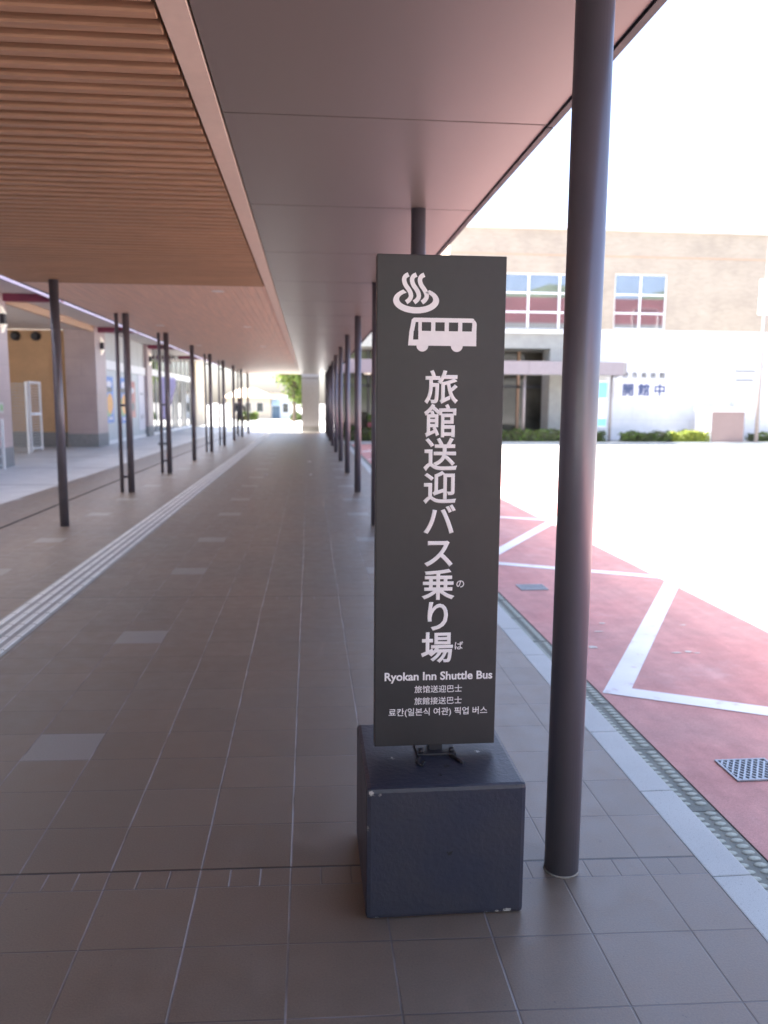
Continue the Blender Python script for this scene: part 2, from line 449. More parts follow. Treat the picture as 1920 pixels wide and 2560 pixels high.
# worn pale patches on the red lane
b = mb('chip_pale')
for (x, y, w_, l_) in ((1.95, 5.25, .05, .03), (2.13, 5.62, .05, .015), (2.24, 5.84, .03, .02), (2.49, 5.085, .05, .012), (2.57, 5.10, .04, .02), (2.62, 5.07, .03, .01), (2.85, 5.75, .03, .012)):
    n = 9; b.poly([(x+w_*math.cos(6.28*i/n)*random.uniform(.5, 1.1), y+l_*math.sin(6.28*i/n)*random.uniform(.6, 1.3), -.1) for i in range(n)])
struct(b.build('road_scuffs'))
# tactile guide strip
b = mb('tactile_base').box(-2.225, -1.905, CAN0, CAN1, .0005, .006)
b.mat('tactile_bar'); y = -3.0
while y < 42.9:
    for i in range(4):
        x = -2.225+.04+i*.08
        b.prism([(x-.021, y+.007, .006), (x-.015, y+.007, .012), (x+.015, y+.007, .012), (x+.021, y+.007, .006)], (0, .286, 0))
    y += .3
struct(b.build('tactile_paving'))
# small litter on the floor
for (x, y, r, l) in ((-.95, 17.6, .045, 'pale scrap of litter on the walkway, left of three'), (.02, 17.6, .04, 'pale scrap of litter on the walkway, nearest to the right poles'), (.0, 21.5, .05, 'pale scrap of litter farthest down the walkway')):
    n = 7; o = mb('paper_white').prism([(x+r*math.cos(6.28*i/n)*random.uniform(.6, 1.2), y+r*math.sin(6.28*i/n)*random.uniform(.6, 1.2), .001) for i in range(n)], (0, 0, .012)).build('litter')
    tag(o, l, 'litter', 'scraps of litter on the walkway')
# drain grates
def grate(x, y, label):
    t = thing('drain_grate', (x, y, -.1), label, 'drain grate', 'drain grates in the red lane')
    w_, l_ = .25, .21
    mb('void_dark').box(x, x+w_, y, y+l_, -.103, -.1015).build('pit', t)
    b = mb('grate_steel'); z0, z1 = -.101, -.094
    for q in ((x, x+w_, y, y+.010), (x, x+w_, y+l_-.010, y+l_), (x, x+.010, y+.0102, y+l_-.0102), (x+w_-.010, x+w_, y+.0102, y+l_-.0102)): b.box(*q, z0, z1)
    b.build('frame', t)
    b = mb('grate_steel'); s = .030
    i = -12
    while i < 24:
        for sg, zz in ((1, -.0945), (-1, -.0955)):
            c0 = x+i*s if sg > 0 else x+i*s
            pts = []
            for tt in range(0, 23):
                yy = y+.011+(l_-.022)*tt/22; xx = c0+sg*(yy-y)*.62
                if x+.012 < xx < x+w_-.012: pts.append((xx, yy))
            if len(pts) > 1:
                (xa, ya), (xb, yb) = pts[0], pts[-1]
                b.prism([(xa-.005, ya, zz), (xa+.005, ya, zz), (xb+.005, yb, zz), (xb-.005, yb, zz)], (0, 0, -.004))
        i += 1
    b.build('bars', t)
grate(1.905, 3.245, 'steel drain grate in the red lane, nearest the camera at the right edge')
grate(1.905, 6.96, 'steel drain grate in the red lane between the sign and the near pole')

# ------------------------------------------------------------------ the shuttle bus sign
SX0, SX1, SZ0, SZ1, SY = .207, .607, .452, 2.020, 2.50
sg = thing('bus_stop_sign', (.41, 2.5, 0), 'tall dark grey sign reading Ryokan Inn Shuttle Bus on a square navy block', 'sign')
blk = bmesh.new()
b = mb('block_paint'); b.box(.164, .655, 2.262, 2.762, 0.002, .425, .014)
bo = b.build('base_block', sg, 'chipped dark navy concrete block')
b = mb('dark_trim').box(.388, .432, 2.505, 2.545, .4252, SZ0+.02)
b.build('post', sg)
b = mb('dark_trim'); b.box(.345, .475, 2.475, 2.575, .4252, .433, .002)
for x in (.360, .460): b.tube([(x, 2.49, .433), (x, 2.49, .445)], .008, 8)
b.tube([(.350, 2.46, .428), (.338, 2.42, .430), (.352, 2.40, .428), (.362, 2.43, .428)], .006, 6); b.tube([(.455, 2.47, .428), (.475, 2.43, .43), (.488, 2.41, .428)], .006, 6)
b.build('base_plate', sg)
panel = mb('sign_paint').box(SX0, SX1, SY, SY+.052, SZ0, SZ1, .003).build('panel', sg, 'dark grey panel with white lettering')
YF = SY-.0008
em = .1045; zc = 1.621
mains = '旅館送迎バス乗り場'
for i, ch in enumerate(mains):
    text_mesh('lettering', ch, .1075, 'lettering_white', panel, .020, (.4095, YF, zc-i*em), cellfit=.37)
text_mesh('lettering', 'の', .030, 'lettering_white', panel, .012, (.4815, YF, .996), cellfit=.37)
text_mesh('lettering', 'ば', .030, 'lettering_white', panel, .012, (.480, YF, .790), cellfit=.37)
text_mesh('lettering', 'Ryokan Inn Shuttle Bus', 1, 'lettering_white', panel, .026, (.4165, YF, .6765), width=.356, base=True)
text_mesh('lettering', '旅馆送迎巴士', 1, 'lettering_white', panel, .008, (.4155, YF, .645), width=.157)
text_mesh('lettering', '旅館接送巴士', 1, 'lettering_white', panel, .008, (.4155, YF, .605), width=.157)
text_mesh('lettering', '료칸(일본식 여관) 픽업 버스', 1, 'lettering_white', panel, .010, (.4165, YF, .566), width=.327)
# bus pictogram: outline with the windows cut out as strips between them
def flat(m, pts): m.prism([(x, YF+.0003, z) for x, z in pts], (0, -.0007, 0))
b = mb('lettering_white')
bx0, bx1, bz0, bz1 = .3035, .5165, 1.748, 1.832
def arc(cx, cz, r, a0, a1, n=8): return [(cx+r*math.cos(R(a0+(a1-a0)*i/n)), cz+r*math.sin(R(a0+(a1-a0)*i/n))) for i in range(n+1)]
flat(b, [(bx0, bz0), (bx1, bz0), (bx1, 1.793), (bx0+.008, 1.793)][:2]+[(bx1-.0005, 1.7925), (.335, 1.7925), (.335, 1.766), (.3185, 1.766), (.3205, 1.7925), (bx0+.004, 1.7925)])     # lower body around door glass
flat(b, [(bx0+.0045, 1.7925), (.3215, 1.7925), (.3265, 1.819), (bx0+.0105, 1.826)])            # front post
flat(b, [(bx0+.0105, 1.826), (.3265, 1.819), (.335, 1.819), (bx1-.014, 1.819), *arc(bx1-.016, 1.816, .016, 60, 90, 3)[::1], (bx0+.017, bz1)])
flat(b, [(.3275, 1.8195), (.335, 1.8195), (.335, 1.7925), (.335, 1.7925)][:3]) if False else None
for xa, xb in ((.3345, .3455), (.3745, .3875), (.4165, .4295), (.4585, .4715)): flat(b, [(xa, 1.7925), (xb, 1.7925), (xb, 1.819), (xa, 1.819)])
flat(b, [(.5015, 1.7925), (bx1-.0005, 1.7925), (bx1, 1.812), *arc(bx1-.017, 1.813, .017, 10, 60, 5), (.5025, 1.819), (.5025, 1.812)])
for xc in (.3480, .4555): flat(b, arc(xc, bz0+.0005, .0185, 180, 360, 14))
b.build('bus_pictogram', panel)
# hot spring pictogram: oval bowl ring and three steam curls
b = mb('lettering_white')
def ribbon(pts, wd):
    L_, R_ = [], []
    for i, p in enumerate(pts):
        t = Vector(pts[min(i+1, len(pts)-1)])-Vector(pts[max(i-1, 0)]); t.normalize(); n = Vector((-t.y, t.x)); ww = wd(i/(len(pts)-1)) if callable(wd) else wd
        L_.append(Vector(p)+n*ww); R_.append(Vector(p)-n*ww)
    for i in range(len(pts)-1): flat(b, [tuple(L_[i]), tuple(L_[i+1]), tuple(R_[i+1]), tuple(R_[i])])
cx, cz = .327, 1.883
for i in range(48):
    q4 = []
    for j, (rx, rz, dz) in ((i, (.0708, .0385, 0)), (i+1, (.0708, .0385, 0)), (i+1, (.0525, .0235, .0035)), (i, (.0525, .0235, .0035))):
        a = R(56-292*j/48); q4.append((cx+rx*math.cos(a), cz+dz+rz*math.sin(a)))
    flat(b, q4)
K = [(425, 575), (452, 552), (468, 520), (462, 484), (443, 450), (420, 418), (407, 385), (406, 355), (420, 332), (445, 318)]
for k in range(3):
    pts = []
    for i in range(len(K)-1):
        P = [Vector(K[max(0, min(len(K)-1, i+d))]) for d in (-1, 0, 1, 2)]
        for t in (0, .25, .5, .75):
            v = .5*((2*P[1])+(P[2]-P[0])*t+(2*P[0]-5*P[1]+4*P[2]-P[3])*t*t+(3*P[1]-P[0]-3*P[2]+P[3])*t**3)
            pts.append(v)
    pts.append(Vector(K[-1]))
    pts = [(.256+(v.x-305+k*72)*.000336, 1.962-(v.y-312)*.000322) for v in pts]
    ribbon(pts, .0068)
    for e_ in (pts[0], pts[-1]): flat(b, [(e_[0]+.0068*math.cos(6.283*j/12), e_[1]+.0068*math.sin(6.283*j/12)+.00001*k) for j in range(12)]) if False else None
b.build('hot_spring_pictogram', panel)

# ------------------------------------------------------------------ canopy over the walkway
ZC = 3.05
cn = thing('walkway_canopy', (-1.2, 17, 0), 'long low walkway canopy with wooden slat and mauve metal soffit', 'canopy')
b = mb('canopy_metal'); J0 = 10.255-SK*0-BAY*5
y = J0
while y < CAN1-.05:
    b.box(-.437, 1.272, y+.007, min(y+BAY/2-.007, CAN1), ZC, ZC+.06); y += BAY/2
b.mat('void_dark').box(-.45, 1.272, CAN0-.2, CAN1, ZC+.0605, ZC+.075)
b.build('metal_soffit', cn)
b = mb('dark_trim'); y = J0
while y < CAN1-.05:
    b.box(1.276, 1.312, y+.012, min(y+BAY/2-.006, CAN1+.002), ZC-.012, ZC+.085); y += BAY/2
b.build('fascia', cn)
mb('beam_metal').box(-.558, -.448, CAN0-.2, CAN1+.004, ZC-.012, ZC+.10).build('beam', cn)
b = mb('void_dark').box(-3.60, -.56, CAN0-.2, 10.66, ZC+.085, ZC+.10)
b.mat('wood_slat'); y = -4.0; P = .1345
y = 10.62-P*110
i = 0
while y < 10.63:
    if y > -4:
        # rounded slats running across the walkway
        w_, h_ = .033, .062
        prof = [(y-w_, ZC+.055), (y-w_, ZC-.012), (y-w_*.75, ZC-.020), (y+w_*.75, ZC-.020), (y+w_, ZC-.012), (y+w_, ZC+.055)]
        b.prism([(-3.60, a, z) for a, z in prof], (3.60-.575, 0, 0))
    y += P
b.build('slatted_soffit', cn)
b = mb('wood_plank'); x = -3.60
while x < -.57:
    b.box(x+.002, min(x+.098, -.564), 10.68, CAN1, ZC-.004, ZC+.04); x += .1
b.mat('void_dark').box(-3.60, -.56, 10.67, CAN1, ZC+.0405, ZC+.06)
b.build('plank_soffit', cn)
mb('plaster_white').box(-3.66, 1.30, CAN0-.2, CAN1-.003, ZC+.11, ZC+.16).build('roof_deck', cn)
mb('dark_trim').box(-3.66, -3.602, CAN0-.2, CAN1+.003, ZC+.002, ZC+.105).build('edge_trim', cn)
for (x, y, yy) in ((-1.217, 11.25, 0), (-1.217, 16.4, 0), (-1.217, 22.0, 0), (-2.9, 16.4, 0), (-2.9, 22, 0)):
    t = MB().mat('white_trim'); n = 20
    for r0, r1, z0, z1 in ((.065, .085, ZC-.010, ZC-.010), (.0, .065, ZC-.006, ZC-.006)):
        for j in range(n):
            a, c = 2*math.pi*j/n, 2*math.pi*(j+1)/n
            if r0: t.poly([(x+r0*math.cos(a), y+r0*math.sin(a), z0), (x+r1*math.cos(a), y+r1*math.sin(a), z1), (x+r1*math.cos(c), y+r1*math.sin(c), z1), (x+r0*math.cos(c), y+r0*math.sin(c), z0)])
    t.tube([(x, y, ZC-.010), (x, y, ZC-.0045)], .085, 20)
    t.build('downlight', cn)

# posts
ordn = ['', 'second', 'third', 'fourth', 'fifth', 'sixth', 'seventh', 'eighth', 'ninth', 'tenth', 'eleventh']
def pole_mesh(r, z0=0.0, z1=ZC): return mb('pole_paint').tube([(0, 0, z0), (0, 0, z1)], r, 32)
GR = 'slim round posts along the road side of the canopy'
src = thing('canopy_post', (.848, 2.485, 0), 'thick looking dark round post nearest the camera, right of the sign', 'post', GR)
p = pole_mesh(.0575, 0.0, ZC-.001); o = p.build('shaft'); o.parent = src
o = mb('grout_sand').tube([(0, 0, .0005), (0, 0, .006)], [.0605, .0585], 24).build('base_joint'); o.parent = src
RL = ['dark round post standing straight behind the shuttle bus sign', 'dark round post peeking out at the left edge of the sign',
      'first clear dark round post left of the sign, road side', 'second clear dark round post left of the sign, road side', 'third clear dark round post left of the sign, road side',
      'fourth dark round post left of the sign in the road side row', 'fifth dark round post left of the sign in the road side row', 'dark round post third from the far end of the road side row',
      'dark round post second from the far end of the road side row', 'last dark round post of the road side row beside the stone pillar']
for k in range(1, 11):
    c = copy_tree(src); c.location = (.844, 10.255+BAY*(k-2), 0); c['label'] = RL[k-1]
GL = 'slim dark posts along the station side of the canopy'
def lpost(y, twin, label):
    t = thing('canopy_post' if not twin else 'twin_post', (-3.095, y, 0), label, 'post', GL)
    return t
first = {}
LL = [(0, 'single dark round post nearest the camera on the left'), (1, 'nearest twin post with three rungs, left row, in front of the blue posters'), (1, 'second nearest twin post with rungs, beside the lavender banner flag'),
      (0, 'single dark post between the two pairs of twin posts, left row'), (1, 'third twin post with rungs in the left row, before the glass shopfront'), (1, 'fourth twin post with rungs in the left row'),
      (0, 'single dark post just in front of the walking person'), (1, 'farthest twin post of the left row, beside the walking person'), (0, 'last thin dark post of the left row at the sunlit end')]
for k, (tw, lab) in enumerate(LL):
    t = lpost(10.387+BAY*k, tw, lab)
    if tw in first:
        for ch in first[tw].children: copy_tree(ch, t)
        continue
    first[tw] = t
    o = pole_mesh(.056, 0, ZC-.006).build('shaft'); o.parent = t
    if tw:
        o = mb('pole_paint').tube([(-.158, 0, 0), (-.158, 0, ZC-.006)], .033, 24).build('thin_shaft'); o.parent = t
        for z in (.27, 1.50, 2.74):
            o = mb('pole_paint').tube([(-.126, 0, z), (-.054, 0, z)], .022, 12).build('rung'); o.parent = t

# ------------------------------------------------------------------ station building on the left
st = thing('station_building', (-9, 24, 0), 'long station building with pinkish pillars, orange recess and shopfronts on the left', 'building')
XF = -5.90
mb('plaster_white').box(-16, XF-.003, CAN0, 44.5, 4.42, 7.2).build('upper_wall', st)
mb('soffit_white').box(-16, XF, CAN0, 53, 4.06, 4.415).build('eave', st)
b = mb('lilac_metal').box(XF+.002, XF+.06, CAN0, 53, 3.872, 4.145); b.build('lilac_fascia', st)
b = mb('white_trim').box(XF+.003, XF+.05, CAN0, 53, 4.150, 4.414); b.build('fascia_board', st)
for y in (3.2, 11.7, 20.18, 28.75, 37.3, 45.8):
    mb('maroon_paint').box(-7.16, XF+.068, y-.11, y+.11, 3.885, 4.058).build('cross_beam', st)
PIL = [(1.9, 3.15), (10.4, 11.65), (18.9, 20.23), (28.2, 29.58), (36.95, 38.02), (45.3, 46.2)]
XP = -7.15
for (a, c) in PIL[:5]:
    q = mb('pillar_tile').box(-8.15, XP, a, c, .0, 4.056).build('pillar', st)
    mb('stone_base').box(-8.155, XP+.006, a-.006, c+.006, .0, .46).build('plinth', q)
# unseen plain wall added to block light near the camera, recess bay, soffit of the bay
mb('pillar_tile').box(-9.2, -8.2, CAN0, 18.9, 0, 4.05).build('light_block_wall', st)
mb('soffit_white').box(-14, -7.30, 20.24, 28.19, 3.93, 4.055).build('bay_soffit', st)
mb('tan_trim').box(-7.29, -7.17, 20.24, 28.19, 3.86, 4.05).build('bay_trim', st)
b = mb('orange_plaster'); b.box(-14, -8.16, 28.62, 28.9, .5, 3.925); b.build('orange_wall', st)
mb('stone_base').box(-14, -8.16, 28.60, 28.9, .0, .495).build('wall_base', st)
mb('orange_plaster').box(-14.2, -14.0, 20.2, 28.6, 0, 3.92).build('bay_end_wall', st)
for x in (-9.83, -9.17):
    v = mb('dark_trim'); v.tube([(x, 28.63, 3.72), (x, 28.50, 3.72)], [.15, .15], 20); v.tube([(x, 28.52, 3.72), (x, 28.36, 3.70)], [.15, .10], 20)
    v.build('vent_hood', st)
# panelled shopfront
XS = -7.30
mb('white_trim').box(-7.6, XS+.03, 29.60, 36.94, 0, .13).build('kick_plate', st)
y = 29.60; n = 6; wd = (36.94-29.60)/n
for i in range(n):
    mb('panel_grey').box(-7.6, XS, y+i*wd+.008, y+(i+1)*wd-.008, .132, 2.70).build('wall_panel', st)
    mb('panel_upper').box(-7.6, XS, y+i*wd+.012, y+(i+1)*wd-.012, 3.035, 4.055).build('upper_panel', st)
mb('aluminium').box(-7.7, -7.60, 29.6, 36.94, .0, 4.055).build('panel_backing', st)
mb('white_trim').box(-7.6, XS+.06, 29.60, 36.94, 2.705, 3.03).build('white_band', st)
# glazed shopfront
y0, y1 = 38.04, 52.0; n = 9; wd = (y1-y0)/n
for i in range(n):
    a, c = y0+i*wd, y0+(i+1)*wd
    dark = i in (4, 6)
    p_ = mb('door_dark' if dark else 'glass_dark').box(XS-.02, XS, a+.04, c-.04, .14, 2.74).build('door_panel' if dark else 'window', st)
    mb('glass_dark').box(XS-.02, XS, a+.04, c-.04, 3.08, 4.0).build('window', st)
    mb('aluminium').box(XS-.06, XS+.03, a-.035, a+.035, 0.0, 4.05).build('mullion', st)
    mb('white_trim').box(XS-.05, XS+.02, a+.037, c-.037, 0.0, .13).build('sill', st)
mb('white_trim').box(XS-.05, XS+.02, y0+.04, y1, 2.76, 3.06).build('white_band', st)
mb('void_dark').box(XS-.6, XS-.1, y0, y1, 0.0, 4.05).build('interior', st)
mb('tan_wall').box(-9, -7.1, 52.02, 56, 0, 4.4).build('end_wall', st)
# wall lamps, notice plate
for i, y in enumerate((19.88, 28.95, 37.45)):
    lab = ['white wall lamp on the pillar at the left edge', 'white wall lamp on the pillar beside the blue posters', 'white wall lamp on the pillar before the glass shopfront'][i]
    t = thing('wall_lamp', (XP, y, 3.45), lab, 'wall lamp', 'wall lamps on the station pillars')
    mb('dark_trim').box(XP+.002, XP+.10, y-.07, y+.07, 3.33, 3.57).build('housing', t)
    for (z0, z1) in ((3.572, 3.76), (3.328, 3.14)):
        o = mb('lamp_glass').prism([(XP+.004, y-.09, z0), (XP+.11, y-.09, z0), (XP+.11, y+.09, z0), (XP+.004, y+.09, z0)], (0, 0, .02 if z1 > z0 else -.02))
        o.prism([(XP+.004, y-.08, z0+(.021 if z1 > z0 else -.021)), (XP+.10, y-.08, z0+(.021 if z1 > z0 else -.021)), (XP+.004, y-.03, z1)], (0, .16, 0))
        o.build('shade', t)
o = mb('chip_pale').box(XP+.002, XP+.02, 19.45, 19.68, 1.27, 1.53, .004); o.mat('poster_green').box(XP+.0205, XP+.022, 19.49, 19.64, 1.33, 1.47)
tag(o.build('notice_plate'), 'small pale plate on the pillar at the left edge', 'notice')

# white mesh fence with open gate
t = thing('mesh_fence', (-9.4, 24.74, 0), 'white mesh fence with open gate in front of the orange wall', 'fence')
for x in (-11.4, -9.85, -8.30): mb('white_trim').box(x-.03, x+.03, 24.71, 24.77, 0, 2.12).build('fence_post', t)
b = mb('panel_upper'); z = .08
while z < 2.08:
    b.box(-11.37, -8.331, 24.732, 24.748, z, z+.020); z += .082
x = -11.3
while x < -8.36: b.box(x, x+.006, 24.75, 24.756, .08, 2.08); x += .075
b.build('mesh', t)
b = mb('white_trim'); gx = -8.25
b.box(gx-.025, gx+.025, 24.825, 24.87, .04, 2.14); b.box(gx-.025, gx+.025, 25.78, 25.825, .04, 2.14)
for z in (.12, 2.08): b.box(gx-.024, gx+.024, 24.872, 25.778, z, z+.05)
b.box(gx-.03, gx+.03, 24.872, 25.778, 1.12, 1.22)
g = b.build('gate', t)
b = mb('aluminium').tube([(gx+.03, 24.90, 1.17), (gx+.09, 24.90, 1.17), (gx+.09, 25.0, 1.17)], .014, 8); b.build('handle', g)
b = mb('panel_upper'); z = .22
while z < 2.04:
    if not 1.06 < z < 1.24: b.box(gx-.006, gx+.006, 24.873, 25.777, z, z+.02)
    z += .082
b.build('gate_mesh', g)
# a second white gate frame cut by the left edge of the picture
t = thing('mesh_fence', (-7.0, 18.7, 0), 'white fence end cut off by the left edge, beside the pillar', 'fence')
mb('white_trim').box(-6.98, -6.93, 19.02, 19.08, 0, 1.15).build('fence_post', t); mb('white_trim').box(-6.98, -6.93, 17.2, 17.26, 0, 1.15).build('fence_post', t)
b = mb('panel_upper')
for z in (.1, .3, .5, .7, .9, 1.08): b.box(-6.965, -6.945, 17.262, 19.018, z, z+.03)
b.build('mesh', t)

# posters
def poster(y0, y1, z0, z1, kind, label):
    t = mb({'b': 'poster_blue', 'r': 'poster_red', 'w': 'paper_white'}[kind]).box(XS+.002, XS+.012, y0, y1, z0, z1)
    yc, zc_ = (y0+y1)/2, z0+(z1-z0)*.42
    def disc(m, yc, zc_, ry, rz, off, n=18):
        t.mat(m); t.prism([(XS+.0125, yc+ry*math.cos(6.283*i/n), zc_+rz*math.sin(6.283*i/n)) for i in range(n)], (off, 0, 0))
    h = z1-z0; w_ = y1-y0
    if kind == 'b':
        disc('poster_dark', yc-.05*w_, z0+h*.72, w_*.42, h*.06, .001); disc('paper_white', yc, z0+h*.84, w_*.3, h*.07, .0012)
        disc('poster_green', yc-.1*w_, z0+h*.36, w_*.42, h*.22, .0014); disc('poster_orange', yc+.05*w_, z0+h*.42, w_*.36, h*.22, .002)
        disc('paper_white', yc+.1*w_, z0+h*.1, w_*.25, h*.03, .001)
    elif kind == 'r':
        disc('paper_white', yc, z0+h*.75, w_*.3, h*.08, .001); disc('poster_dark', yc, z0+h*.3, w_*.35, h*.12, .001)
    else:
        for q in range(3):
            disc('ink_grey', yc-w_*.2+q*w_*.2, z0+h*.66, w_*.05, h*.02, .001, 8)
        disc('ink_grey', yc-w_*.15, z0+h*.24, w_*.05, h*.06, .001, 8); disc('ink_grey', yc+w_*.2, z0+h*.25, w_*.04, h*.05, .001, 8)
    tag(t.build('poster'), label, 'poster', 'posters on the shopfront panels')
poster(29.85, 31.10, .77, 2.46, 'b', 'blue poster with orange motif, left of the nearest twin post')
poster(32.20, 33.30, .70, 2.48, 'b', 'blue poster with orange motif seen between the shafts of the twin post')
poster(33.95, 34.90, .90, 2.37, 'r', 'reddish poster just right of the nearest twin post')
poster(35.60, 36.90, .33, 2.69, 'w', 'tall white notice sheet with grey marks beside the glass shopfront')

# banner flag
t = thing('banner_flag', (-5.30, 30, 0), 'lavender banner flag on a thin pole behind the twin posts', 'banner flag')
mb('aluminium').tube([(-5.33, 30, .05), (-5.33, 30, 2.52)], .014, 8).build('pole', t)
mb('white_trim').tube([(-5.34, 30, 2.44), (-4.80, 30, 2.44)], .010, 8).build('arm', t)
b = mb('flag_lavender'); nz = 14; rows = []
for i in range(nz+1):
    z = 2.43-1.52*i/nz; wdt = .50 if i < 3 else .50-.36*(i-3)/(nz-3)
    rows.append([b.bm.verts.new((-5.315+wdt*j/6, 30+.035*math.sin(j*1.6+i*.5)*(j/6), z-.02*j/6)) for j in range(7)])
for r0, r1 in zip(rows, rows[1:]):
    for j in range(6): f = b._f([r0[j], r0[j+1], r1[j+1], r1[j]]); f.smooth = True
o = b.build('cloth', t); md = o.modifiers.new('thick', 'SOLIDIFY'); md.thickness = .004
b = mb('stone_base').box(-5.48, -5.18, 29.85, 30.15, 0, .09, .02); b.build('foot', t)

# ------------------------------------------------------------------ far end
t = thing('stone_pillar', (.08, 44.0, 0), 'broad pale stone pillar at the far end of the walkway', 'pillar')
mb('granite_wall').box(-.40, .54, 43.5, 44.4, 0, 2.82).build('shaft', t)
mb('stone_base').box(-.415, .555, 43.485, 44.415, 0, .30).build('plinth', t)
mb('stone_base').box(-.385, .525, 43.515, 44.385, 2.822, 2.90).build('groove', t)
mb('granite_wall').box(-.40, .54, 43.5, 44.4, 2.902, 3.6).build('cap', t)

def tree(loc, h, cr, crown_c, n, m, label, trunk_r=.14, shell=None):
    t = thing('tree', loc, label, 'tree')
    x, y, z = loc; b = mb('bark')
    b.tube([(x, y, z), (x+.05, y, z+h*.25), (x-.05, y+.05, z+h*.5), (x, y, z+h*.85)], [trunk_r*1.3, trunk_r, trunk_r*.7, trunk_r*.2], 10)
    tips = []
    for i in range(16):
        a = random.random()*6.28; zz = z+h*random.uniform(.28, .75); r = cr*random.uniform(.45, .95)
        tip = Vector((x+r*math.cos(a), y+r*math.sin(a), zz+h*random.uniform(.05, .22))); tips.append(tip)
        b.tube([(x, y, zz), ((x+tip.x)/2, (y+tip.y)/2, zz*.5+tip.z*.5+.1), tip], [trunk_r*.45, trunk_r*.3, trunk_r*.1], 6)
    b.build('trunk', t)
    for i in range(14):
        a = random.random()*6.28; r = cr*random.uniform(0, .8); tips.append(Vector((x+r*math.cos(a), y+r*math.sin(a), z+crown_c+random.uniform(-.45, .5)*h*.8)))
    b = MB()
    def place():
        tp = random.choice(tips); s = cr*.28
        return tp+Vector((random.gauss(0, s), random.gauss(0, s), random.gauss(0, s*.9))), 1
    for mm in m:
        b.mat(mm); leaves(b, n//len(m), .15, place, .6)
    b.build('crown', t); return t
tree((-1.25, 66, -.1), 6.2, 1.25, 3.4, 5200, ['leaf_green', 'leaf_bright'], 'bright green tree beyond the far end of the walkway')
def bush(x, y, z, rx, ry, rz, n, m, label, name='shrub', cat='shrub', size=.09, group=None):
    t = MB().mat(m[0])
    for mm in m:
        t.mat(mm)
        def place():
            a = random.random()*6.28; ph = math.acos(random.uniform(-.2, 1)); r = random.uniform(.72, 1.04)
            return Vector((x+rx*r*math.sin(ph)*math.cos(a), y+ry*r*math.sin(ph)*math.sin(a), z+rz*.15+rz*r*.85*math.cos(ph))), 1
        leaves(t, n//len(m), size, place, .5)
    t.mat('bark').tube([(x, y, z), (x, y, z+rz*.6)], [rx*.25, rx*.1], 8)
    t.mat(m[0]).ell((x, y, z+rz*.15), rx*.75, ry*.75, rz*.7, 14, 6, -.1)
    o = t.build(name); return tag(o, label, cat, group)
bush(-1.15, 70.4, -.004, .55, .55, .75, 900, ['leaf_green', 'hedge_dark'], 'round clipped shrub left of the stone pillar foot')
def hedge(x0, x1, y0, y1, z0, z1, m, label, n, size=.07, group=None):
    t = MB().mat(m[0]); cx_, cy_ = (x0+x1)/2, (y0+y1)/2
    nx = max(2, int((x1-x0)/.35))
    t.box(x0+.08, x1-.08, y0+.08, y1-.08, z0, z1-.10)
    def place():
        u = random.random(); f = random.random()
        x = x0+(x1-x0)*random.random(); y = y0+(y1-y0)*random.random(); z = z0+(z1-z0)*random.random()
        s = random.random()
        if s < .45: z = z1-.05+random.gauss(0, .035)+.05*math.sin(x*5.1)+.03*math.sin(x*11)
        elif s < .85: y = y0+random.gauss(0, .035)+.03*math.sin(x*7)
        else: x = random.choice((x0, x1))+random.gauss(0, .04)
        return Vector((x, y, z)), 1
    for mm in m: t.mat(mm); leaves(t, n//len(m), size, place, .4)
    return tag(t.build('hedge'), label, 'hedge', group)
hedge(-6.3, -4.7, 74, 75, -.1, .62, ['leaf_bright', 'leaf_green'], 'low yellow green hedge before the far tan house', 500, .12)
# far tan house with hipped roof
t = thing('house', (-5.2, 84, -.1), 'tan low house with hipped roof across the far road', 'house')
hx0, hx1, hy = -8.3, -3.9, 83
b = mb('tan_wall').box(hx0, hx1, hy, hy+5, -.1, 2.0); b.build('wall', t)
b = mb('roof_tan'); e = [(hx0-.5, hy-.5, 2.0), (hx1+.6, hy-.5, 2.0), (hx1+.6, hy+5.5, 2.0), (hx0-.5, hy+5.5, 2.0)]; r0, r1 = (-7.2, hy+2.5, 3.0), (-5.6, hy+2.5, 3.0)
b.poly([e[0], e[1], r1, r0]); b.poly([e[1], e[2], r1]); b.poly([e[2], e[3], r0, r1]); b.poly([e[3], e[0], r0]); b.poly([e[3], e[2], e[1], e[0]]); b.build('roof', t, merge=True)
for x in (-7.4, -6.2, -5.0):
    f = mb('white_trim').box(x-.36, x+.36, hy-.04, hy-.002, .55, 1.55).build('window', t)
    mb('glass_dark').box(x-.31, x+.31, hy-.052, hy-.042, .60, 1.50).build('pane', f)
t = thing('house', (-3, 84, -.1), 'pale blue grey low building with blue door right of the tan house', 'house')
mb('pale_wall').box(-3.86, -1.9, 83.2, 89, -.1, 2.35).build('wall', t)
mb('roof_tan').box(-3.95, -1.8, 83.0, 89.2, 2.352, 2.5).build('roof', t)
d = mb('blue_paint').box(-3.75, -3.0, 83.14, 83.197, -.1, 1.15).build('door', t)
mb('awning_blue').prism([(-3.80, 83.19, 1.25), (-3.80, 82.6, 1.22), (-3.80, 83.19, 1.85)], (.85, 0, 0)).build('awning', t)
f = mb('white_trim').box(-2.75, -2.1, 83.15, 83.197, .5, 1.5).build('window', t); mb('glass_dark').box(-2.70, -2.15, 83.135, 83.148, .55, 1.45).build('pane', f)

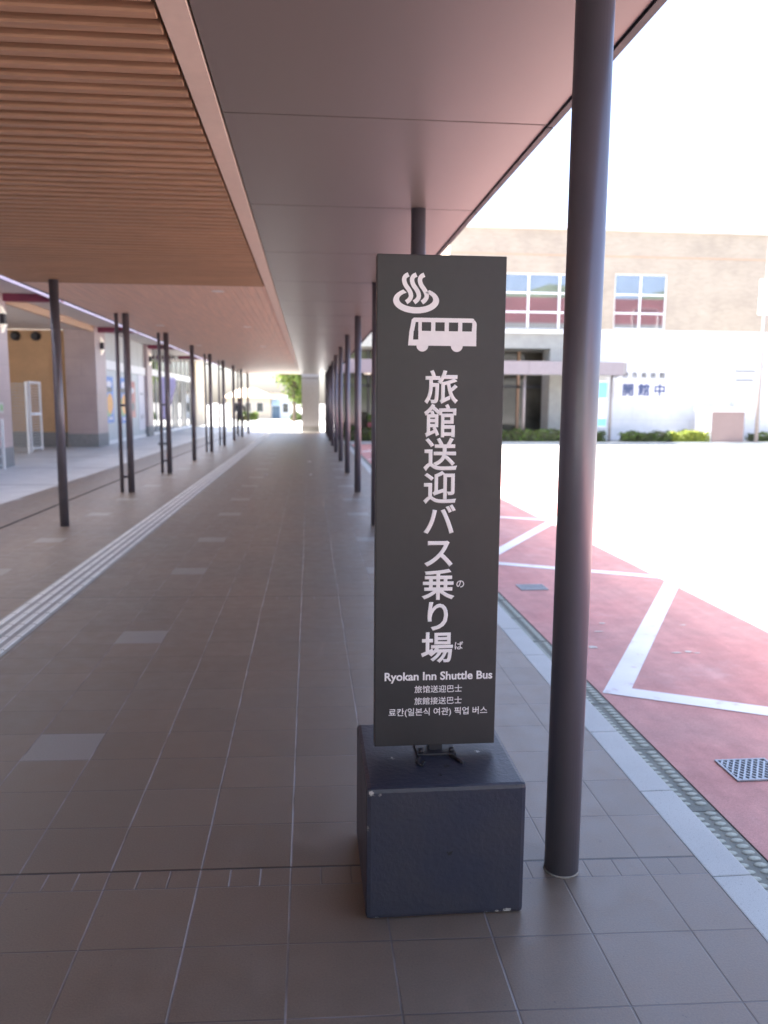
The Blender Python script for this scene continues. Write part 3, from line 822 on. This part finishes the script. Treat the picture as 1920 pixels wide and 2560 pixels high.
# walking person, dark jacket, near the end of the left posts
def person(x, y, label):
    J = {'pelvis': (0, 0, .94), 'belly': (0, .01, 1.10), 'chest': (0, .0, 1.32), 'neck': (0, 0, 1.48), 'head': (0, -.02, 1.58), 'crown': (0, -.01, 1.70),
         'hl': (.09, 0, .90), 'kl': (.10, -.13, .50), 'al': (.10, -.10, .09), 'tl': (.10, -.27, .035),
         'hr': (-.09, 0, .90), 'kr': (-.10, .03, .50), 'ar': (-.10, .27, .13), 'tr': (-.10, .13, .03),
         'sl': (.18, 0, 1.41), 'el': (.24, .08, 1.13), 'wl': (.25, -.03, .89), 'pl': (.25, -.06, .81),
         'sr': (-.18, 0, 1.41), 'er': (-.24, .02, 1.13), 'wr': (-.25, -.12, .91), 'pr': (-.25, -.15, .83)}
    rad = dict(pelvis=.135, belly=.125, chest=.15, neck=.055, head=.095, crown=.07, hl=.095, kl=.06, al=.042, tl=.035, hr=.095, kr=.06, ar=.042, tr=.035,
               sl=.065, el=.045, wl=.03, pl=.035, sr=.065, er=.045, wr=.03, pr=.035)
    E = [('pelvis', 'belly'), ('belly', 'chest'), ('chest', 'neck'), ('neck', 'head'), ('head', 'crown'), ('pelvis', 'hl'), ('hl', 'kl'), ('kl', 'al'), ('al', 'tl'), ('pelvis', 'hr'), ('hr', 'kr'), ('kr', 'ar'), ('ar', 'tr'),
         ('chest', 'sl'), ('sl', 'el'), ('el', 'wl'), ('wl', 'pl'), ('chest', 'sr'), ('sr', 'er'), ('er', 'wr'), ('wr', 'pr')]
    for s in 'lr':
        for i, (dx, dy, L_) in enumerate(((-.028, -.02, .085), (-.010, -.012, .095), (.010, -.005, .09), (.026, .004, .07), (-.02, -.06, .05))):
            q = J['p'+s]; nm = f'f{s}{i}'; J[nm] = (q[0]+dx, q[1]+dy-.015, q[2]-L_+(.02 if i == 4 else 0)); rad[nm] = .009; E.append(('p'+s, nm))
    names = list(J); me = bpy.data.meshes.new('person'); me.from_pydata([J[n_] for n_ in names], [(names.index(a), names.index(c)) for a, c in E], [])
    o = bpy.data.objects.new('person_tmp', me); C.objects.link(o)
    sk = o.modifiers.new('skin', 'SKIN'); sk.use_smooth_shade = True
    for i, n_ in enumerate(names):
        v = me.skin_vertices[0].data[i]; v.radius = (rad[n_], rad[n_]*(.72 if n_ in ('chest', 'belly', 'pelvis') else 1)); v.use_root = n_ == 'pelvis'
    su = o.modifiers.new('sub', 'SUBSURF'); su.levels = 1; su.render_levels = 1
    bpy.context.view_layer.update()
    m2 = bpy.data.meshes.new_from_object(o.evaluated_get(bpy.context.evaluated_depsgraph_get())); bpy.data.objects.remove(o)
    m2.materials.clear()
    for mm in ('cloth_dark', 'cloth_trouser', 'skin'): m2.materials.append(MAT[mm])
    for p_ in m2.polygons:
        z, xx = p_.center.z, abs(p_.center.x); p_.material_index = 2 if z > 1.47 or (xx > .2 and z < .90) else (0 if z > .92 else 1); p_.use_smooth = True
    body = bpy.data.objects.new('person', m2); C.objects.link(body); body.location = (x, y, 0); body.rotation_euler = (0, 0, R(12)); tag(body, label, 'person')
    hb = mb('hair').ell((0, .012, 1.645), .098, .108, .105, 14, 7, -.25); h_ = hb.build('hair'); h_.parent = body
    fb = mb('skin').ell((0, -.115, 1.60), .016, .022, .02, 8, 5)
    for s in (-1, 1): fb.ell((s*.093, -.01, 1.60), .012, .022, .03, 8, 5)
    fb.mat('hair'); [fb.ell((s*.034, -.098, 1.625), .012, .008, .007, 8, 4) for s in (-1, 1)]
    fb.mat('poster_red').box(-.022, .022, -.108, -.096, 1.555, 1.563); f_ = fb.build('face'); f_.parent = body
person(-3.27, 38.6, 'person in dark clothes walking near the far left posts')

# ------------------------------------------------------------------ museum across the road
YM = 35.0
def q(X, Z, Y): return X*Y/35.0, H_CAM+(Z-H_CAM)*Y/35.0
mu = thing('museum_building', (13, 39, 0), 'two storey museum with tan brick upper floor and white ground floor', 'building')
ZB = 4.84
# windows in the brick storey
W1 = (6.9, 11.25, 4.80, 7.18); W2 = (13.33, 15.70, 4.86, 7.24)
bx0, bx1 = 6.0, 34.0
b = mb('museum_brick')
cols = [bx0, W1[0], W1[1], W2[0], W2[1], bx1]
b.box(bx0, W1[0], YM, 47, ZB, 9.02); b.box(W1[1], W2[0], YM, 47, ZB, 9.02); b.box(W2[1], bx1, YM, 47, ZB, 9.02)
b.box(W1[0], W1[1], YM, 47, W1[3], 9.02); b.box(W2[0], W2[1], YM, 47, W2[3], 9.02)
b.build('brick_wall', mu)
mb('white_trim').box(bx0-.1, bx1+.1, YM-.12, 47.1, 9.022, 9.32).build('parapet', mu)
mb('tan_trim').box(bx0+.001, bx1, YM-.012, YM-.002, 7.93, 7.98).build('string_course', mu)
def window(x0, x1, z0, z1, xs, zs):
    f = mb('white_trim'); y0, y1 = YM+.06, YM+.16; t_ = .055
    f.box(x0, x1, y0, y1, z1-t_, z1); f.box(x0, x1, y0, y1, z0, z0+t_)
    f.box(x0, x0+t_, y0, y1, z0+t_, z1-t_); f.box(x1-t_, x1, y0, y1, z0+t_, z1-t_)
    for x in xs: f.box(x-.042, x+.042, y0+.002, y1, z0+t_, z1-t_)
    for z in zs: f.box(x0+t_, x1-t_, y0+.006, y1, z-.036, z+.036)
    w_ = f.build('window', mu)
    mb('glass_museum').box(x0+.01, x1-.01, YM+.10, YM+.12, z0+.01, z1-.01).build('pane', w_)
    mb('void_dark').box(x0, x1, YM+.5, YM+.6, z0, z1).build('backing', w_)
window(*W1, [8.15, 9.50, 10.88], [5.54, 6.355]); window(*W2, [14.52], [5.56, 6.355])
# white ground floor, with two shallow recesses
RC = [(16.95, 18.66, 3.24, 4.02), (20.35, 22.05, 3.24, 4.02), (23.75, 25.45, 3.24, 4.02)]
b = mb('museum_white'); yd = YM+.02; xs = 11.28
for (a, c, d_, e_) in RC+[(bx1, None, None, None)]:
    b.box(xs, a, yd, 46.9, -.1, ZB-.003)
    if c: b.box(a, c, yd, 46.9, -.1, d_); b.box(a, c, yd, 46.9, e_, ZB-.003); b.box(a, c, yd+.22, 46.9, d_, e_); xs = c
b.build('white_wall', mu)
mb('concrete_grey').box(1.0, 11.27, YM+.0, YM+2.5, 3.98, ZB-.004).build('hood_beam', mu)
mb('pale_wall').box(bx0, 11.27, YM-.16, YM-.002, 4.62, 4.78).build('sill', mu)
# glazed entrance under the hood
b = mb('glass_entry').box(1.2, 11.27, 37.2, 37.3, -.05, 3.97); b.build('entrance_glass', mu)
for x in (1.3, 2.7, 4.1, 5.5, 6.9, 8.3, 9.7, 11.1):
    mb('tan_trim' if x in (9.7, 6.9) else 'door_dark').box(x-.05, x+.05, 37.08, 37.19, -.05, 3.97).build('mullion', mu)
mb('door_dark').box(1.2, 11.27, 37.08, 37.199, 2.3, 2.42).build('transom', mu)
mb('concrete_grey').box(10.55, 11.26, YM+.0, YM+1.2, -.1, 3.975).build('pier', mu)
# entrance canopy with purple fascia on posts
t = thing('entrance_canopy', (8, 33.8, 0), 'flat entrance canopy with pale purple fascia before the museum', 'canopy')
YC = 33.2
zt, zb_ = q(0, 3.44, YC)[1], q(0, 2.86, YC)[1]; xe = q(14.07, 0, YC)[0]
b = mb('purple_fascia'); x = .9
while x < xe-.3:
    x2 = min(x+2.05, xe); b.box(x+.006, x2-.006, YC, YC+.06, zb_, zt); x = x2
b.box(xe-.06, xe, YC+.063, 34.9, zb_, zt); b.build('fascia', t)
mb('concrete_grey').box(.9, xe-.063, YC+.063, 34.9, zb_+.03, zt-.02).build('slab', t)
for xx in (1.6, 5.2, q(9.53, 0, YC)[0]+.0, q(13.39, 0, YC+.3)[0]):
    mb('lamp_post').tube([(xx, YC+.35, -.004), (xx, YC+.35, zb_+.03)], .055, 12).build('column', t)
for xx in (2.42, 3.5):
    o = mb('lamp_glass'); o.tube([(xx, YC+.8, zb_+.029), (xx, YC+.8, zb_-.05)], .14, 14); o.build('ceiling_lamp', t)
# lettering on the wall and the white open board
for i, ch in enumerate('茅野市美術館'):
    text_mesh('lettering', ch, .30, 'ink_grey', mu, .01, (13.57+i*.425, yd-.012, 2.875), cellfit=.37, depth=.02)
t = thing('notice_board', (14.8, 34.9, 1.8), 'white board with three large blue characters on the museum wall', 'sign')
o = mb('paper_white').box(13.50, 16.2, yd-.05, yd-.004, 1.84, 2.61, .006).build('board', t)
for i, ch in enumerate('開館中'):
    text_mesh('lettering', ch, .56, 'ink_blue', t, .032, (14.13+i*.73, yd-.0515, 2.232), cellfit=.37, depth=.002)
for z, w_ in ((3.10, .9), (2.70, .85)):
    o = mb('ink_grey'); x = 19.08
    while x < 19.08+w_: o.box(x, x+.045, yd-.01, yd-.002, z-.045, z+.045); x += .075
    o.build('small_lettering', mu)
tag(mb('pale_wall').tube([(19.02, YM-.07, 1.3), (19.02, YM-.07, 2.75)], .05, 10).build('drainpipe'), 'pale drainpipe on the museum wall above the brown cabinet', 'drainpipe')
# museum-side pavement, kerb
struct(mb('concrete_grey').box(.5, 60, 33.05, 47, -.3, -.004).build('museum_pavement'))
struct(mb('granite_kerb').box(.5, 60, 32.9, 33.047, -.3, .0).build('museum_kerb'))
# hedges
x0, _ = q(14.02, 0, 33.5); x1, _ = q(16.15, 0, 33.5); x2, _ = q(17.86, 0, 33.5)
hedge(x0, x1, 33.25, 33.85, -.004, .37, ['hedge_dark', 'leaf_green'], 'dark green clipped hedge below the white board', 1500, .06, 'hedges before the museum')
hedge(x1+.02, x2, 33.18, 33.85, -.004, .44, ['hedge_sunlit', 'leaf_bright'], 'yellow green sunlit hedge left of the brown cabinet', 1500, .06, 'hedges before the museum')
hedge(q(8.3, 0, 33.5)[0], q(11.25, 0, 33.5)[0], 33.25, 33.8, -.004, .47, ['hedge_dark', 'leaf_green'], 'dark hedge before the museum entrance, right beside the sign', 1500, .06, 'hedges before the museum')
hedge(q(12.6, 0, 33.5)[0], q(13.12, 0, 33.5)[0], 33.3, 33.8, -.004, .40, ['hedge_dark', 'leaf_green'], 'short stub of dark hedge right behind the near post', 400, .06, 'hedges before the museum')
hedge(1.5, 4.6, 33.25, 33.8, -.004, .52, ['hedge_dark', 'leaf_green'], 'dark hedge seen between the road side posts, left of the sign', 1500, .06, 'hedges before the museum')
hedge(q(20.0, 0, 34.)[0], q(22.5, 0, 34)[0], 33.9, 34.4, -.004, .34, ['hedge_dark', 'leaf_green'], 'low hedge at the right edge behind the lamp post', 700, .06, 'hedges before the museum')
# brown utility cabinet
t = thing('utility_cabinet', (17.8, 33.6, 0), 'brown utility cabinet with pale cap before the museum', 'cabinet')
ax0, ax1 = q(18.15, 0, 33.2)[0], q(19.66, 0, 33.2)[0]; zt = q(0, 1.50, 33.2)[1]; zc2 = q(0, 1.28, 33.2)[1]
mb('box_panel').box(ax0, ax1, 33.2, 34.4, -.003, zc2-.002).build('body', t)
mb('white_trim').box(ax0-.22, ax1+.03, 33.14, 34.5, zc2, zt-.02, .01).build('cap', t)
mb('white_trim').box(ax0-.20, ax0-.004, 33.24, 34.38, -.003, zc2-.002).build('sunlit_side', t)  # sunlight on the left side painted in as a white panel
# lamp post with white banner at the right edge
t = thing('lamp_post', (19.2, 33.1, 0), 'slim leaning looking lamp post with white panel at the right edge', 'lamp post')
lx, _ = q(20.28, 0, 33.1)
mb('lamp_post').tube([(lx, 33.1, -.003), (lx-.02, 33.1, 3.0), (lx+.02, 33.1, 9.4)], [.085, .075, .05], 14).build('shaft', t)
mb('white_trim').box(lx-.34, lx+.36, 33.0, 33.04, q(0, 5.58, 33.1)[1], q(0, 7.12, 33.1)[1], .01).build('panel', t)
# cyan banner by the entrance
t = thing('banner_flag', (12.4, 33.3, 0), 'cyan and white upright banner beside the museum canopy post', 'banner flag')
x0, x1 = q(12.78, 0, 33.4)[0], q(13.19, 0, 33.4)[0]
mb('aluminium').tube([(x0-.015, 33.4, -.003), (x0-.015, 33.4, 2.62)], .014, 8).build('pole', t)
o = mb('paper_white').box(x0, x1, 33.39, 33.41, .62, 2.55)
o.mat('banner_cyan').box(x0+.01, x1-.01, 33.386, 33.389, 1.85, 2.5); o.mat('banner_cyan').box(x0+.01, x1-.01, 33.386, 33.389, .66, .98)
o.mat('ink_grey')
for i in range(6): o.box(x0+.15, x1-.15, 33.386, 33.389, 1.10+i*.11, 1.16+i*.11)
o.build('cloth', t)
# flower planter left of the sign
t = thing('planter', (2.7, 33.9, 0), 'red brown planter box between the road side posts', 'planter')
mb('red_paint').box(2.45, 2.95, 33.95, 34.4, -.003, .75, .02).build('box', t); b = mb('leaf_green')
leaves(b, 160, .08, lambda: (Vector((random.uniform(2.45, 2.95), random.uniform(33.95, 34.4), random.uniform(.7, 1.1))), 1)); b.build('foliage', t)

# ------------------------------------------------------------------ behind the camera (seen in the window glass)
t = thing('station_hall', (36, -22, 0), 'red walled station hall behind the photographer, mirrored in museum windows', 'building')
mb('red_paint').box(14, 70, -32, -20, 10.6, 13.4).build('wall', t)
mb('concrete_grey').box(14, 70, -32, -20.003, -.1, 10.597).build('ground_floor', t)
for x in (38.0, 41.6, 45.2, 48.8):
    mb('white_trim').box(x-1.5, x+1.5, -20.4, -20.01, 10.0, 12.4, .5).build('sign_panel', t)
# hills behind and around
b = mb('hill_green')
def hill(xa, xb, y, seed, hmax, dep):
    rnd = random.Random(seed); n = 60; ph = [rnd.uniform(0, 6.28) for _ in range(5)]
    top = []
    for i in range(n+1):
        x = xa+(xb-xa)*i/n; h = hmax*(.84+.05*math.sin(i*.31+ph[0])+.07*math.sin(i*.93+ph[1])+.03*math.sin(i*1.9+ph[2]))
        top.append((x, h))
    for j in range(4):
        f0, f1 = j/4, (j+1)/4
        for i in range(n):
            (xa_, ha), (xb_, hb) = top[i], top[i+1]
            b.poly([(xa_, y-dep*f0, ha*f0**.8-.2), (xb_, y-dep*f0, hb*f0**.8-.2), (xb_, y-dep*f1, hb*f1**.8-.2), (xa_, y-dep*f1, ha*f1**.8-.2)])
hill(-500, 800, -420, 3, 112, 160)
struct(b.build('hills', merge=True))
